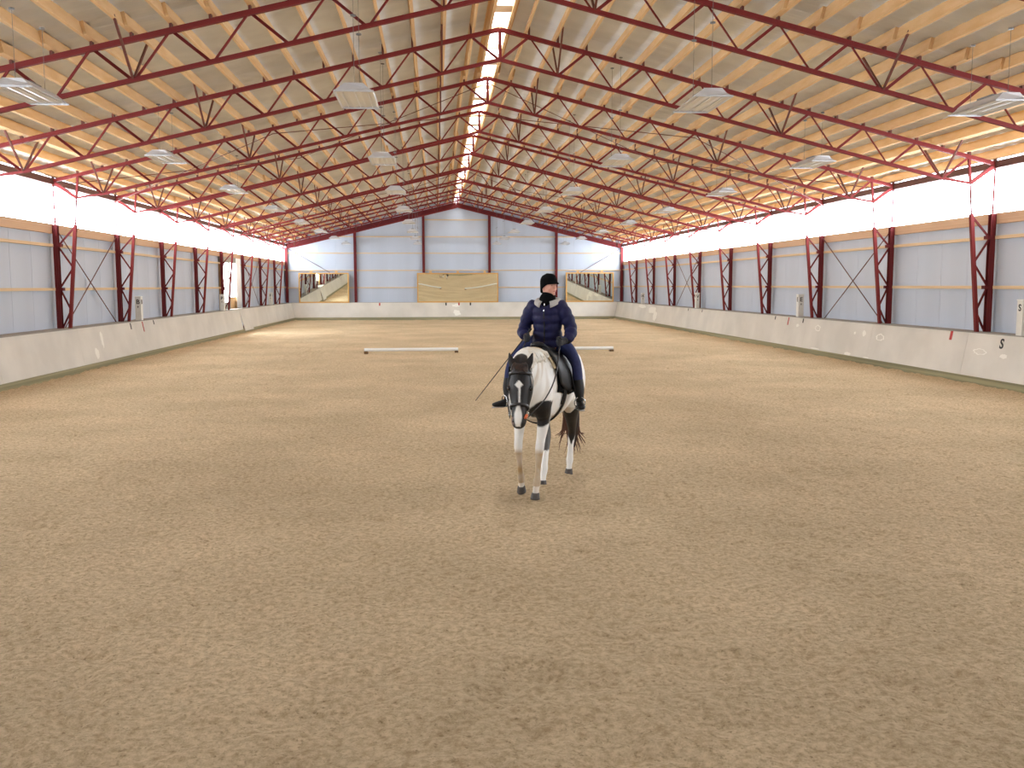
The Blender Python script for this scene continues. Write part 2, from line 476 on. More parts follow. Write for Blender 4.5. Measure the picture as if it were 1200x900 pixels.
M['board'] = board_material()

def slab(name, quad, thick, nrm, m, parent):
    q = [Vector(p) for p in quad]; n = Vector(nrm).normalized() * thick
    v = q + [p + n for p in q]
    f = [(0, 1, 2, 3), (7, 6, 5, 4), (0, 4, 5, 1), (1, 5, 6, 2), (2, 6, 7, 3), (3, 7, 4, 0)]
    return from_data(name, [tuple(p) for p in v], f, m, parent)

KZ0, KX0, KX1 = .18, XF + .02, W - .32          # side board: foot and top x (inner chord of the columns stands behind)
KX1 = W - .35
def kick_x(z): return KX0 + (KX1 - KX0) * (z - KZ0) / (ZK - KZ0)
kick = {}
for sgn, side in ((-1, 'left'), (1, 'right')):
    root = tag(empty('trim_%d' % (1 if sgn < 0 else 2)), 'long sloping cream kickboard along the foot of the %s wall' % side, 'kickboard', kind='structure')
    kick[side] = root
    seams = [1.8 + i * 4.75 for i in range(13)] + [D - .42]
    if sgn < 0: seams = [1.8 + i * 4.75 for i in range(9)] + [46.2, 48.3, 53.6, 58.4, D - .42]
    for a, b in zip(seams[:-1], seams[1:]):
        gate = sgn < 0 and abs(a - 46.2) < .01
        dx = .10 if gate else 0
        z0 = KZ0 - (.06 if gate else 0)
        g0 = .035 if (sgn < 0 and abs(b - 48.3) < .01) else .004
        quad = [(sgn * (kick_x(z0) - dx), a + .004, z0), (sgn * (kick_x(z0) - dx), b - g0, z0), (sgn * KX1, b - g0, ZK), (sgn * KX1, a + .004, ZK)]
        if sgn > 0: quad = quad[::-1]
        slab('board_panel', quad, .03, (sgn, 0, -.3), M['board'], root)
    x0, x1 = sorted((sgn * (KX1 - .02), sgn * (WX - .02)))
    box('top_ledge', x0, x1, FRONT + .3, D - .2, ZK, ZK + .02, M['cap'], root)
    x0, x1 = sorted((sgn * (XF + .0), sgn * (XF + .5)))
    box('plinth', x0, x1, 1.5, D - .3, -.2, KZ0, M['plinth'], root)
    # sand swept up against the plinth is part of the floor mesh
for key, y_foot, s, lab in (('back', D - .45, 1, 'sloping cream kickboard across the far gable wall below the mirrors'), ('front', 1.75, -1, 'cream kickboard at the near end behind the viewer')):
    root = tag(empty('trim_%d' % (3 if s > 0 else 4)), lab, 'kickboard', kind='structure'); kick[key] = root
    yt = y_foot + s * .28
    xs = np.linspace(-XF - .25, XF + .25, 6)
    for a, b in zip(xs[:-1], xs[1:]):
        quad = [(a + .003, y_foot, KZ0), (b - .003, y_foot, KZ0), (b - .003, yt, ZK), (a + .003, yt, ZK)]
        if s > 0: quad = quad
        else: quad = quad[::-1]
        slab('board_panel', quad, .03, (0, s, -.3), M['board'], root)
    y0, y1 = sorted((yt, y_foot + s * .62))
    box('top_ledge', -XF - .3, XF + .3, y0, y1, ZK, ZK + .02, M['cap'], root)
    y0, y1 = sorted((y_foot + .01, y_foot + s * .3))
    box('plinth', -XF, XF, y0, y1, -.2, KZ0, M['plinth'], root)

# ------------------------------------------------------------------ lettering and marks
def text_mesh(ch, size, depth, name):
    c = bpy.data.curves.new(name, 'FONT'); c.body = ch; c.size = size; c.extrude = depth; c.align_x = 'CENTER'; c.offset = size * .02
    t = bpy.data.objects.new(name, c); col.objects.link(t)
    dg = bpy.context.evaluated_depsgraph_get()
    me = bpy.data.meshes.new_from_object(t.evaluated_get(dg))
    bpy.data.objects.remove(t, do_unlink=True)
    me.materials.clear(); me.materials.append(M['black'])
    return me
def side_frame(sgn):
    """text axes on the sloping side board: reading direction, up the slope, outward"""
    up = Vector((sgn * (KX1 - KX0), 0, ZK - KZ0)).normalized()
    rd = Vector((0, -sgn, 0))
    return rd, up, rd.cross(up)
def on_board(o, sgn, y, z, lift=.004):
    rd, up, n = side_frame(sgn)
    m_ = Matrix((rd, up, n)).transposed().to_4x4()
    m_.translation = Vector((sgn * kick_x(z), y, z)) + n * lift
    o.matrix_local = m_
def stripe_on_board(side, y, z1, z0, w, m):
    sgn = -1 if side == 'left' else 1
    rd, up, n = side_frame(sgn)
    a = Vector((sgn * kick_x(z0), y, z0)) + n * .003; b = Vector((sgn * kick_x(z1), y, z1)) + n * .003
    beam('tick_mark', a, b, w, .01, m, kick[side], up=n)
o = mesh_obj('letter_mark', text_mesh('S', .30, .004, 'letter_mark'), kick['right']); on_board(o, 1, 19.45, .86)
for y, c, zz in ((29.9, 'black', .93), (31.1, 'red', .80), (32.3, 'black', .98)):
    stripe_on_board('left', y, ZK - .02, zz, .07, M[c])
for y, c, zz in ((30.6, 'black', .98), (31.9, 'red', .86), (33.2, 'black', 1.0)):
    stripe_on_board('right', y, ZK - .02, zz, .07, M[c])
stripe_on_board('right', 21.5, ZK + .0, .93, .10, M['red'])
stripe_on_board('left', 20.25, ZK - .05, .98, .09, M['red'])
for y in (42.6, 45.0): stripe_on_board('right', y, ZK - .02, 1.0, .08, M['black'])
for x, c in ((-.72, 'black'), (.14, 'red'), (.9, 'black'), (-5.1, 'red')):
    z0, z1 = ZK - .2, ZK - .02
    yy = lambda z: D - .45 + .28 * (z - KZ0) / (ZK - KZ0)
    beam('tick_mark', (x, yy(z0) - .006, z0), (x, yy(z1) - .006, z1), .09, .01, M[c], kick['back'], up=(0, -1, 0))
def scuff_glare_patch(side, y, z, rx, rz, ring=True, seed=0):
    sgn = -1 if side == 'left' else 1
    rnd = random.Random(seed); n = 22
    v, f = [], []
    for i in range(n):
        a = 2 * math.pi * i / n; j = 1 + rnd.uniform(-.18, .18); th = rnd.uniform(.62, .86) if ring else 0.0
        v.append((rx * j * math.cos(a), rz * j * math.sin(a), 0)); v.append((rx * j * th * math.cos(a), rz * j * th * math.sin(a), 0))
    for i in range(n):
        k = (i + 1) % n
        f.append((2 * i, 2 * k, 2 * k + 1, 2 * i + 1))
    o = from_data('chalk_glare_mark', v, f, M['chalk_glare'], kick[side]); on_board(o, sgn, y, z, .003)
scuff_glare_patch('right', 29.3, .86, .22, .10, True, 1); scuff_glare_patch('right', 31.0, .88, .12, .05, False, 2)
scuff_glare_patch('right', 25.0, .80, .24, .09, True, 3); scuff_glare_patch('right', 26.0, .86, .12, .08, False, 4); scuff_glare_patch('right', 26.6, .84, .06, .04, False, 5)
scuff_glare_patch('right', 20.2, .74, .25, .07, True, 6); scuff_glare_patch('right', 19.3, .70, .14, .05, False, 7)
scuff_glare_patch('right', 26.8, .22, .22, .05, False, 8); scuff_glare_patch('right', 25.6, .20, .18, .02, False, 9); scuff_glare_patch('right', 29.2, .22, .35, .02, False, 10)
scuff_glare_patch('left', 27.2, .78, .10, .22, False, 11); scuff_glare_patch('left', 26.6, .42, .14, .16, False, 12)
scuff_glare_patch('right', 52.5, .86, .9, .2, False, 13); scuff_glare_patch('right', 51.6, .55, .45, .26, False, 14); scuff_glare_patch('right', 55.2, 1.0, 1.0, .09, False, 15)  # window glare on the far right board, painted as pale patches
def scuff_back(x, z, rx, rz, seed):
    rnd = random.Random(seed); n = 16; v = []
    nrm = Vector((0, -(ZK - KZ0), .28)).normalized()
    for i in range(n):
        a = 2 * math.pi * i / n; j = 1 + rnd.uniform(-.3, .3); zz = z + rz * j * math.sin(a)
        p = Vector((x + rx * j * math.cos(a), D - .45 + .28 * (zz - KZ0) / (ZK - KZ0), zz)) + nrm * .004
        v.append(p)
    from_data('chalk_glare_mark', v, [tuple(range(n))], M['chalk_glare'], kick['back'])
scuff_back(-.05, .95, .30, .10, 3); scuff_back(.02, .45, .22, .22, 4)

def letter_post(sgn, y, ch, h, lab):
    t = tag(empty('letter_post', (sgn * (W - .22), y, ZK + .02)), lab, 'letter marker', 'white dressage letter posts')
    s = -sgn
    box('post_box', -.09, .09, -.10, .10, 0, h, M['marker'], t)
    box('post_cap', -.10, .10, -.11, .11, h, h + .02, M['white'], t)
    me = text_mesh(ch, .20, .003, 'letter')
    a = mesh_obj('letter', me, t); a.rotation_euler = (math.pi / 2, 0, 0); a.location = (0, -.103, h - .22)
    b = mesh_obj('letter', me, t)
    rd = Vector((0, -sgn, 0)); up = Vector((0, 0, 1)); n = rd.cross(up)
    mm = Matrix((rd, up, n)).transposed().to_4x4(); mm.translation = (s * .093, 0, h - .22); b.matrix_local = mm
    box('small_plus', -.025, .025, -.104, -.099, h - .32, h - .305, M['black'], t); box('small_plus', -.008, .008, -.104, -.099, h - .35, h - .275, M['black'], t)
letter_post(-1, 31.3, 'B', .74, 'white letter post marked B standing on the left kickboard ledge')
letter_post(-1, 43.3, 'P', .70, 'white letter post marked P beside the left wall door')
letter_post(-1, 55.8, 'F', .70, 'white letter post marked F near the far left corner')
letter_post(1, 19.0, 'S', .74, 'white letter post marked S at the right edge of view')
letter_post(1, 31.3, 'E', .74, 'white letter post marked E standing on the right kickboard ledge')
letter_post(1, 44.0, 'V', .70, 'white letter post marked V standing on the right kickboard ledge')
letter_post(1, 55.8, 'K', .60, 'white letter post marked K near the far right corner')

# ------------------------------------------------------------------ door in the left wall
d1 = tag(empty('door_1'), 'daylit door opening with timber frame and plywood lower panel in the left wall', 'door', kind='structure')
X = -WX; y0, y1 = D - 4 * BAY, D - 3 * BAY
box('door_post', X - .06, X + .10, y0 + .10, y0 + .50, .2, ZC - .2, M['ply'], d1)
box('door_post', X - .06, X + .10, y0 + 3.42, y0 + 3.56, .2, ZC - .2, M['ply'], d1)
box('door_head', X - .06, X + .10, y0 + .1, y0 + 3.56, ZC - .46, ZC - .2, M['cap'], d1)
box('door_pane', X - .05, X - .03, y0 + .5, y0 + 2.0, 1.5, ZC - .46, M['window'], d1)
box('door_pane', X - .05, X - .03, y0 + 2.1, y0 + 3.42, 1.72, ZC - .46, M['window'], d1)
box('door_mullion', X - .06, X + .06, y0 + 2.0, y0 + 2.1, .2, ZC - .46, M['cap'], d1)
box('lower_panel', X - .05, X + .02, y0 + .5, y0 + 2.0, .2, 1.5, M['cap'], d1)
box('lower_panel', X - .05, X + .02, y0 + 2.1, y0 + 3.42, .2, 1.72, M['ply'], d1)
# hanging plastic sheet beside it
v, f = [], []
for i in range(17):
    yy = y0 + 3.1 + .95 * i / 16
    for z in (ZK + .05, ZC - .22):
        v.append((X + .16 + .03 * math.sin(i * 1.3), yy, z))
for i in range(16): f.append((2 * i, 2 * i + 2, 2 * i + 3, 2 * i + 1))
c = from_data('plastic_curtain', v, f, M['curtain'], None, True)
c.modifiers.new('thick', 'SOLIDIFY').thickness = .006
tag(c, 'white plastic sheet hanging beside the left wall door', 'curtain')

# ------------------------------------------------------------------ mirrors on the far wall
def wall_mirror(x0, x1, z0, z1, tilt, yaw, label, nlug):
    cx, h, w = (x0 + x1) / 2, z1 - z0, x1 - x0
    t = tag(empty('wall_mirror', (cx, D - .16, z0)), label, 'mirror', 'wooden framed mirrors on the far wall')
    t.rotation_euler = (tilt, 0, yaw)
    b = .085
    box('frame_side', -w / 2, -w / 2 + b, -.03, .03, 0, h, M['oak'], t)
    box('frame_side', w / 2 - b, w / 2, -.03, .03, 0, h, M['oak'], t)
    box('frame_rail', -w / 2 + b, w / 2 - b, -.03, .03, 0, b, M['oak'], t)
    box('frame_rail', -w / 2 + b, w / 2 - b, -.03, .03, h - b, h, M['oak'], t)
    box('backing_panel', -w / 2 + .02, w / 2 - .02, .031, .05, .02, h - .02, M['ply'], t)
    # slightly bowed glass
    nx = 24; v, f = [], []
    for i in range(nx + 1):
        x = -w / 2 + b + (w - 2 * b) * i / nx
        u = 2 * i / nx - 1
        for z in (b, h - b): v.append((x, -.006 - (.0085 * u * u * (z - b) if w > 4 else 0), z))
    for i in range(nx): f.append((2 * i, 2 * i + 2, 2 * i + 3, 2 * i + 1))
    g = from_data('mirror_glass', v, f, M['mirror'], t, True)
    for k in range(nlug):
        xx = -w / 2 + w * (k + .5) / nlug if nlug > 2 else -w / 2 + w * (.25 + .5 * k)
        box('fixing_block', xx - .08, xx + .08, .0, .16, h + .005, h + .12, M['wood'], t)
    return t
wall_mirror(-10.35, -7.08, 1.13, 3.11, .0322, 0, 'wooden framed mirror on the far wall reflecting the left kickboard', 2)
wall_mirror(-2.62, 2.77, 1.13, 3.09, .0290, 0, 'widest wooden framed mirror in the middle of the far wall', 3)
wall_mirror(7.30, 10.55, 1.13, 3.11, .0322, 0, 'wooden framed mirror on the far wall behind the rider', 2)

# ------------------------------------------------------------------ hanging lamps
def make_lamp():
    t = empty('hanging_lamp')
    w, l, h = .285, .66, .13
    # hood: folded sheet profile swept along y, with sloping end caps
    prof = [(-w, 0), (-.20, .06), (-.13, h), (.13, h), (.20, .06), (w, 0)]
    v = [(x, y * (1 if z < .01 else .9), z) for y in (-l, l) for x, z in prof]
    n = len(prof)
    f = [(i, i + 1, n + i + 1, n + i) for i in range(n - 1)] + [tuple(range(n - 1, -1, -1)), tuple(range(n, 2 * n))]
    hood = from_data('hood', v, f, M['alu'], t)
    # reflector: three troughs under the hood
    v, f = [], []
    m_ = 24
    for i in range(m_ + 1):
        x = -w + .012 + (2 * w - .024) * i / m_
        z = .014 + .016 * abs(math.sin(math.pi * 3 * i / m_))
        for y in (-l + .015, l - .015): v.append((x, y, z))
    for i in range(m_): f.append((2 * i, 2 * i + 1, 2 * i + 3, 2 * i + 2))
    from_data('reflector', v, f, M['reflector'], t, True)
    for k in range(3):
        x = -w + .012 + (2 * w - .024) * (k + .5) / 3
        beam('tube', (x, -l + .05, .022), (x, l - .05, .022), .016, .016, M['tube'], t, kind='rod')
    for y in (-l + .01, l - .01):
        box('cross_rib', -w + .01, w - .01, y - .006, y + .006, -.004, .02, M['alu'], t)
    box('ballast_box', -.07, .07, -.2, .2, h, h + .05, M['wire'], t)
    return t
lp = make_lamp()
rows = [(-7.12, 'row nearest the left wall'), (-2.53, 'row just left of the ridge'), (2.60, 'row just right of the ridge'), (7.10, 'row nearest the right wall')]
first = True
for x, lab in rows:
    for k in range(8):
        y = 14.3 + 6.85 * k
        z = 4.93
        t = lp if first else copy_tree(lp, (0, 0, 0))
        if first: first = False
        t.location = (x, y, z)
        nth = 'nearest the camera' if k == 0 else ('%s from the camera' % ORD[k + 1] if k < 7 else 'farthest from the camera')
        tag(t, 'aluminium hanging lamp in the %s, %s' % (lab, nth), 'lamp', 'hanging lamps')
        px = x
        ztop = zt(px) + PB - z
        for yy in (-.5, .5):
            beam('hanger_wire', (0, yy, .13), (px - x, yy, ztop), .007, .007, M['wire'], t, kind='rod')
            beam('hook_plate', (px - x, yy, ztop - .02), (px - x, yy, ztop + .0), .08, .08, M['wire'], t, kind='rod')

# ------------------------------------------------------------------ ground poles
for xa, xb, lab in ((-3.80, -.68, 'white ground pole on brown end blocks lying left of the horse'), (1.45, 4.58, 'white ground pole on brown end blocks partly hidden behind the horse')):
    t = tag(empty('ground_pole', ((xa + xb) / 2, 31.7, 0)), lab, 'pole', 'white ground poles')
    L = (xb - xa) / 2
    beam('pole', (-L, 0, .12), (L, 0, .12), .11, .11, M['white'], t, kind='rod')
    for s in (-1, 1):
        box('end_block', s * (L - .06) - .06, s * (L - .06) + .06, -.14, .14, -.03, .075, M['blk'] if 'blk' in M else M.setdefault('blk', mat('brown_block', (104, 78, 50), .8)), t)

# ------------------------------------------------------------------ horse and rider: sculpted as lofted forms fused into one skin
HO = Vector((-0.24, 10.33, 0.0)); HR = math.radians(-112.0)
M['hoof'] = mat('grey_hoof', (74, 68, 64), .6, var=.2, vscale=20)
M['leather'] = mat('black_leather', (22, 20, 20), .5, spec=.35)
M['leather2'] = mat('bridle_leather', (34, 28, 27), .4, spec=.5)
M['metal'] = mat('stirrup_steel', (200, 202, 204), .25, metal=1.0)
M['navy'] = mat('navy_quilt', (28, 28, 66), .62, spec=.25, var=.15, vscale=25)
M['knit'] = mat('black_knit', (16, 16, 18), 1.0, spec=.08, bump=.4, bscale=220)
M['glove'] = mat('charcoal_glove', (44, 44, 47), .8)
M['breech'] = mat('blue_breeches', (36, 44, 86), .8, var=.1, vscale=30)
M['skin'] = mat('skin', (214, 158, 140), .55, var=.05, vscale=30)
M['greylining'] = mat('pale_grey_lining', (176, 172, 168), .85)
M['cream'] = mat('cream_fleece', (222, 204, 170), .95, bump=.4, bscale=150)
M['darkhair'] = mat('black_brown_hair', (26, 20, 18), .55, rgb2=(58, 38, 28), vscale=18)
M['brownhair'] = mat('red_brown_hair', (92, 58, 42), .55)
M['creamhair'] = mat('cream_mane_hair', (230, 227, 220), .6, rgb2=(222, 212, 194), vscale=9)
M['eye'] = mat('dark_eye', (14, 10, 9), .1, spec=.7)
M['orange'] = mat('orange_rubber', (196, 98, 58), .5)
M['lips'] = mat('lips', (186, 112, 104), .5)

def catmull(pts, sub):
    P = [np.array(p, float) for p in pts]
    P = [2 * P[0] - P[1]] + P + [2 * P[-1] - P[-2]]
    out = []
    for i in range(1, len(P) - 2):
        for k in range(sub):
            t = k / sub
            q = .5 * ((2 * P[i]) + (-P[i - 1] + P[i + 1]) * t + (2 * P[i - 1] - 5 * P[i] + 4 * P[i + 1] - P[i + 2]) * t * t + (-P[i - 1] + 3 * P[i] - 3 * P[i + 1] + P[i + 2]) * t ** 3)
            out.append(q)
    out.append(P[-2])
    return out

def loft(bm, pts, side=(0, 1, 0), seg=14, sub=4, cap=.6):
    """closed tube through (x,y,z,half-width along side,half-depth) stations with rounded ends"""
    Q = catmull(pts, sub)
    n = len(Q)
    side = Vector(side)
    rings = []
    def frame(i):
        a = Vector(Q[max(0, i - 1)][:3]); b = Vector(Q[min(n - 1, i + 1)][:3])
        t = (b - a).normalized()
        s = side - t * side.dot(t)
        if s.length < 1e-4: s = t.orthogonal()
        s.normalize()
        return t, s, t.cross(s)
    def ring(c, s, u, rw, rh):
        return [bm.verts.new(c + s * (rw * math.cos(2 * math.pi * k / seg)) + u * (rh * math.sin(2 * math.pi * k / seg))) for k in range(seg)]
    t, s, u = frame(0); c = Vector(Q[0][:3]); rw, rh = max(.001, Q[0][3]), max(.001, Q[0][4]); L = min(rw, rh) * cap
    first = bm.verts.new(c - t * L)
    rings.append(ring(c - t * L * .7, s, u, rw * .65, rh * .65))
    for i in range(n):
        t, s, u = frame(i); rings.append(ring(Vector(Q[i][:3]), s, u, max(.001, Q[i][3]), max(.001, Q[i][4])))
    t, s, u = frame(n - 1); c = Vector(Q[-1][:3]); rw, rh = max(.001, Q[-1][3]), max(.001, Q[-1][4]); L = min(rw, rh) * cap
    rings.append(ring(c + t * L * .7, s, u, rw * .65, rh * .65))
    last = bm.verts.new(c + t * L)
    for a, b in zip(rings[:-1], rings[1:]):
        for k in range(seg):
            bm.faces.new((a[k], a[(k + 1) % seg], b[(k + 1) % seg], b[k]))
    for k in range(seg):
        bm.faces.new((first, rings[0][(k + 1) % seg], rings[0][k]))
        bm.faces.new((last, rings[-1][k], rings[-1][(k + 1) % seg]))

def fuse(bm, voxel, smooth=4, factor=.5):
    bmesh.ops.recalc_face_normals(bm, faces=bm.faces)
    me = bpy.data.meshes.new('fuse'); bm.to_mesh(me); bm.free()
    o = bpy.data.objects.new('fuse', me); col.objects.link(o)
    r = o.modifiers.new('r', 'REMESH'); r.mode = 'VOXEL'; r.voxel_size = voxel
    if smooth:
        s = o.modifiers.new('s', 'SMOOTH'); s.iterations = smooth; s.factor = factor
    dg = bpy.context.evaluated_depsgraph_get()
    out = bpy.data.meshes.new_from_object(o.evaluated_get(dg))
    bpy.data.objects.remove(o, do_unlink=True)
    out.polygons.foreach_set('use_smooth', [True] * len(out.polygons))
    return out

def form(name, lofts, m, parent, voxel=None, smooth=4, z0=0.0, sub=4, seg=14):
    bm = bmesh.new()
    for L in lofts:
        pts, kw = (L if isinstance(L, tuple) else (L, {}))
        kw = dict(kw); kw.setdefault('sub', sub); kw.setdefault('seg', seg)
        loft(bm, pts, **kw)
    if voxel: me = fuse(bm, voxel, smooth)
    else:
        bmesh.ops.recalc_face_normals(bm, faces=bm.faces)
        me = bpy.data.meshes.new(name); bm.to_mesh(me); bm.free()
        me.polygons.foreach_set('use_smooth', [True] * len(me.polygons))
    me.name = name
    if z0: me.transform(Matrix.Translation((0, 0, -z0)))
    me.materials.clear(); me.materials.append(m)
    return mesh_obj(name, me, parent)

def sheet(name, grid, m, parent, thick=.008, z0=0.0, sub=True):
    nu, nv = len(grid), len(grid[0])
    v = [(p[0], p[1], p[2] - z0) for r in grid for p in r]
    f = [(i * nv + j, i * nv + j + 1, (i + 1) * nv + j + 1, (i + 1) * nv + j) for i in range(nu - 1) for j in range(nv - 1)]
    o = from_data(name, v, f, m, parent, True)
    md = o.modifiers.new('thick', 'SOLIDIFY'); md.thickness = thick; md.offset = 0
    return o

def root(name, z=0.0):
    return empty(name, (HO.x, HO.y, z), HR)

# ---- trunk stations: x, centre z, half width, half height
TR = [(-.97, 1.24, .10, .12), (-.90, 1.24, .20, .22), (-.72, 1.22, .275, .315), (-.45, 1.18, .275, .335), (-.15, 1.13, .305, .365),
      (.15, 1.13, .30, .385), (.36, 1.18, .255, .385), (.54, 1.16, .215, .33), (.68, 1.13, .175, .235), (.75, 1.12, .11, .13)]
def trunk(x):
    xs = [t[0] for t in TR]
    return [float(np.interp(x, xs, [t[k] for t in TR])) for k in (1, 2, 3)]
def side_y(x, z):
    zc, rw, rh = trunk(x)
    q = max(0.0, 1 - ((z - zc) / rh) ** 2)
    return rw * math.sqrt(q)

# ---- head frame
HA = math.radians(10)
hF = Vector((math.cos(HA), math.sin(HA), 0)); hL = Vector((-math.sin(HA), math.cos(HA), 0))
hA = (hF * .27 + Vector((0, 0, -1)) * .963).normalized(); hN = hL.cross(hA) * -1
if hN.dot(hF) < 0: hN = -hN
P0 = Vector((1.10, .055, 1.435)); HLn = .595
def hp(t, s=0.0, n=0.0): return P0 + hA * (HLn * t) + hL * s + hN * n
def hst(t, w, d): c = hp(t, 0, -d); return (c.x, c.y, c.z, w, d)

horse = tag(root('horse'), 'black and white piebald horse walking towards the camera under a rider', 'horse')
lofts = []
lofts.append(([(x, 0, zc, rw, rh) for x, zc, rw, rh in TR], dict(side=(0, 1, 0), seg=22, sub=4)))
lofts.append(([(.44, 0, 1.25, .19, .33), (.62, .0, 1.335, .170, .275), (.80, .015, 1.385, .145, .215), (.94, .03, 1.39, .118, .165), (1.03, .045, 1.37, .09, .12)], dict(side=(0, 1, 0), seg=20)))
lofts.append(([hst(t, w, d) for t, w, d in ((-.02, .075, .075), (.08, .098, .10), (.22, .116, .125), (.34, .122, .14), (.48, .108, .132), (.62, .088, .105), (.76, .075, .082), (.88, .078, .076), (.97, .066, .058))], dict(side=hL, seg=18)))
for s in (-1, 1):
    a, b, c = hp(-.02, s * .072, -.07), hp(-.14, s * .100, -.065), hp(-.265, s * .118, -.06)
    lofts.append(([(a.x, a.y, a.z, .036, .026), (b.x, b.y, b.z, .033, .020), (c.x, c.y, c.z, .008, .008)], dict(side=hL)))
    j0, j1 = hp(.28, s * .075, -.19), hp(.50, s * .055, -.19)
    lofts.append(([(j0.x, j0.y, j0.z, .04, .06), (j1.x, j1.y, j1.z, .03, .045)], dict(side=hL)))
    # shoulder and breast
    lofts.append(([(.34, s * .13, 1.36, .09, .15), (.50, s * .145, 1.14, .105, .15), (.56, s * .135, .98, .10, .12), (.50, s * .13, .88, .085, .09)], dict(side=(0, 1, 0))))
    # haunch
    lofts.append(([(-.62, s * .13, 1.36, .13, .22), (-.70, s * .15, 1.14, .15, .25), (-.62, s * .155, .95, .125, .19)], dict(side=(0, 1, 0))))
# left fore: planted
lofts.append([(.48, .135, .95, .085, .105), (.51, .135, .80, .066, .080), (.545, .120, .64, .050, .056), (.56, .110, .54, .048, .052), (.562, .106, .48, .043, .046), (.560, .095, .36, .032, .036), (.560, .085, .22, .034, .040), (.562, .080, .165, .042, .048), (.58, .076, .10, .034, .036), (.592, .073, .05, .036, .040)])
# right fore: just lifted, knee flexed
lofts.append([(.48, -.125, .95, .080, .105), (.53, -.118, .80, .062, .080), (.575, -.116, .64, .047, .056), (.595, -.115, .545, .045, .052), (.585, -.116, .485, .041, .046), (.545, -.118, .37, .030, .034), (.49, -.124, .25, .031, .038), (.465, -.126, .195, .039, .044), (.445, -.128, .135, .034, .036), (.435, -.128, .085, .036, .040)])
# left hind: trailing, planted
lofts.append([(-.56, .165, .98, .13, .17), (-.62, .155, .82, .105, .13), (-.74, .135, .66, .068, .085), (-.845, .115, .535, .050, .066), (-.862, .108, .47, .046, .060), (-.850, .100, .35, .036, .042), (-.838, .094, .22, .037, .042), (-.832, .092, .165, .044, .048), (-.815, .091, .10, .034, .036), (-.80, .091, .05, .036, .040)])
# right hind: stepping forward under the belly
lofts.append([(-.50, -.165, .98, .13, .17), (-.46, -.15, .82, .105, .13), (-.44, -.12, .66, .068, .085), (-.43, -.085, .54, .050, .066), (-.40, -.075, .475, .046, .060), (-.29, -.055, .35, .036, .042), (-.175, -.038, .23, .037, .042), (-.13, -.032, .175, .044, .048), (-.085, -.028, .105, .034, .036), (-.05, -.026, .05, .036, .040)])
body = form('horse_body', lofts, M['white'], horse, voxel=.0115, smooth=5)

def sstep(d, w=.010): return max(0.0, min(1.0, .5 + d / (2 * w)))       # 1 inside, soft rim
def coat_colour(p):
    x, y, z = p
    q = Vector(p) - P0
    t, s, n = q.dot(hA) / HLn, q.dot(hL), q.dot(hN)
    nz = mnoise.noise(Vector(p) * 9.0) * .03 + mnoise.noise(Vector(p) * 26.0) * .010
    white = Vector((.80, .78, .74)); black = Vector((.014, .011, .010)); tan = Vector((.42, .28, .14)); pink = Vector((.50, .33, .27))
    # soiled legs, belly and neck
    c = white.copy()
    if z < .53 and x > .3:
        k = min(1.0, max(0.0, (.53 - z) / .06)) * min(1, max(.35, .85 + nz * 9)) * (1 if z > .13 else .4)
        c = c.lerp(tan, k)
    if .72 < z < .84 and -.5 < x < .4: c = c.lerp(tan, .35)
    streak = mnoise.noise(Vector((x * 14 + z * 4, y * 5, z * 3)))
    if x > .3 and z > 1.0: c = c.lerp(tan, max(0, min(.55, streak * .9 + .05)) * sstep(z - 1.12, .2))
    k = 0.0
    # head, with star, stripe and snip left white
    if x > .86 and t < 1.2:
        k = max(sstep(n + .27 + nz) * sstep(x - .95 - nz * .5), sstep(x - 1.0 + nz) if t < .05 else 0)
        if n < -.30: k = 0.0
        if n > -.09:
            st = .045 * (1 - (abs(s + .004) / .042 + abs(t - .30) / .075)) + nz * .1
            ln = (.009 - abs(s - .006)) if .33 < t < .70 else -1
            sn = (.010 + .030 * math.sin(min(1, max(0, (t - .64) / .34)) * 2.7) - abs(s + .002)) + nz * .15 if .62 <= t < 1.0 else -1
            k *= 1 - max(sstep(st, .005), sstep(ln, .004), sstep(sn, .005))
        if t > .84 and s < -.048: c = pink * .8; k *= .45
    # chest patch on the horse's left breast
    if x > .46 and x < .88 and .6 < z < 1.1:
        u, w = (y - .150) / .150, (z - .905 - .35 * (y - .15)) / .135
        k = max(k, sstep(.13 * (1 - math.sqrt(u * u + w * w)) + nz * .6, .007) * sstep(x - .50, .03))
    # buttock, and the dark upper hind legs
    k = max(k, sstep(-.80 - x + nz) * sstep(z - .80, .05) * sstep(1.22 - z + nz * 2, .03))
    if x < -.50 and y > .0 and z < .92: k = max(k, sstep(z - .36 - abs(y - .115) * 2.2 + nz) * sstep(.88 - z + nz, .02))
    if y < -.02 and -.62 < x < -.25 and z < .95: k = max(k, sstep(z - .34 + nz * 2) * sstep(.90 - z + nz * 2) * .9)
    return c.lerp(black, min(1, k))
me = body.data
ca = me.color_attributes.new('coat', 'FLOAT_COLOR', 'POINT')
co = np.empty(len(me.vertices) * 3, dtype=np.float32); me.vertices.foreach_get('co', co); co = co.reshape(-1, 3)
buf = np.ones((len(co), 4), dtype=np.float32)
for i, p in enumerate(co): buf[i, :3] = coat_colour(tuple(float(a) for a in p))
ca.data.foreach_set('color', buf.ravel())
cm = bpy.data.materials.new('piebald_coat'); cm.use_nodes = True
_b = cm.node_tree.nodes['Principled BSDF']; _a = cm.node_tree.nodes.new('ShaderNodeVertexColor'); _a.layer_name = 'coat'
cm.node_tree.links.new(_a.outputs[0], _b.inputs['Base Color']); _b.inputs['Roughness'].default_value = .5; _b.inputs['Specular IOR Level'].default_value = .3
_n = cm.node_tree.nodes.new('ShaderNodeTexNoise'); _n.inputs['Scale'].default_value = 90
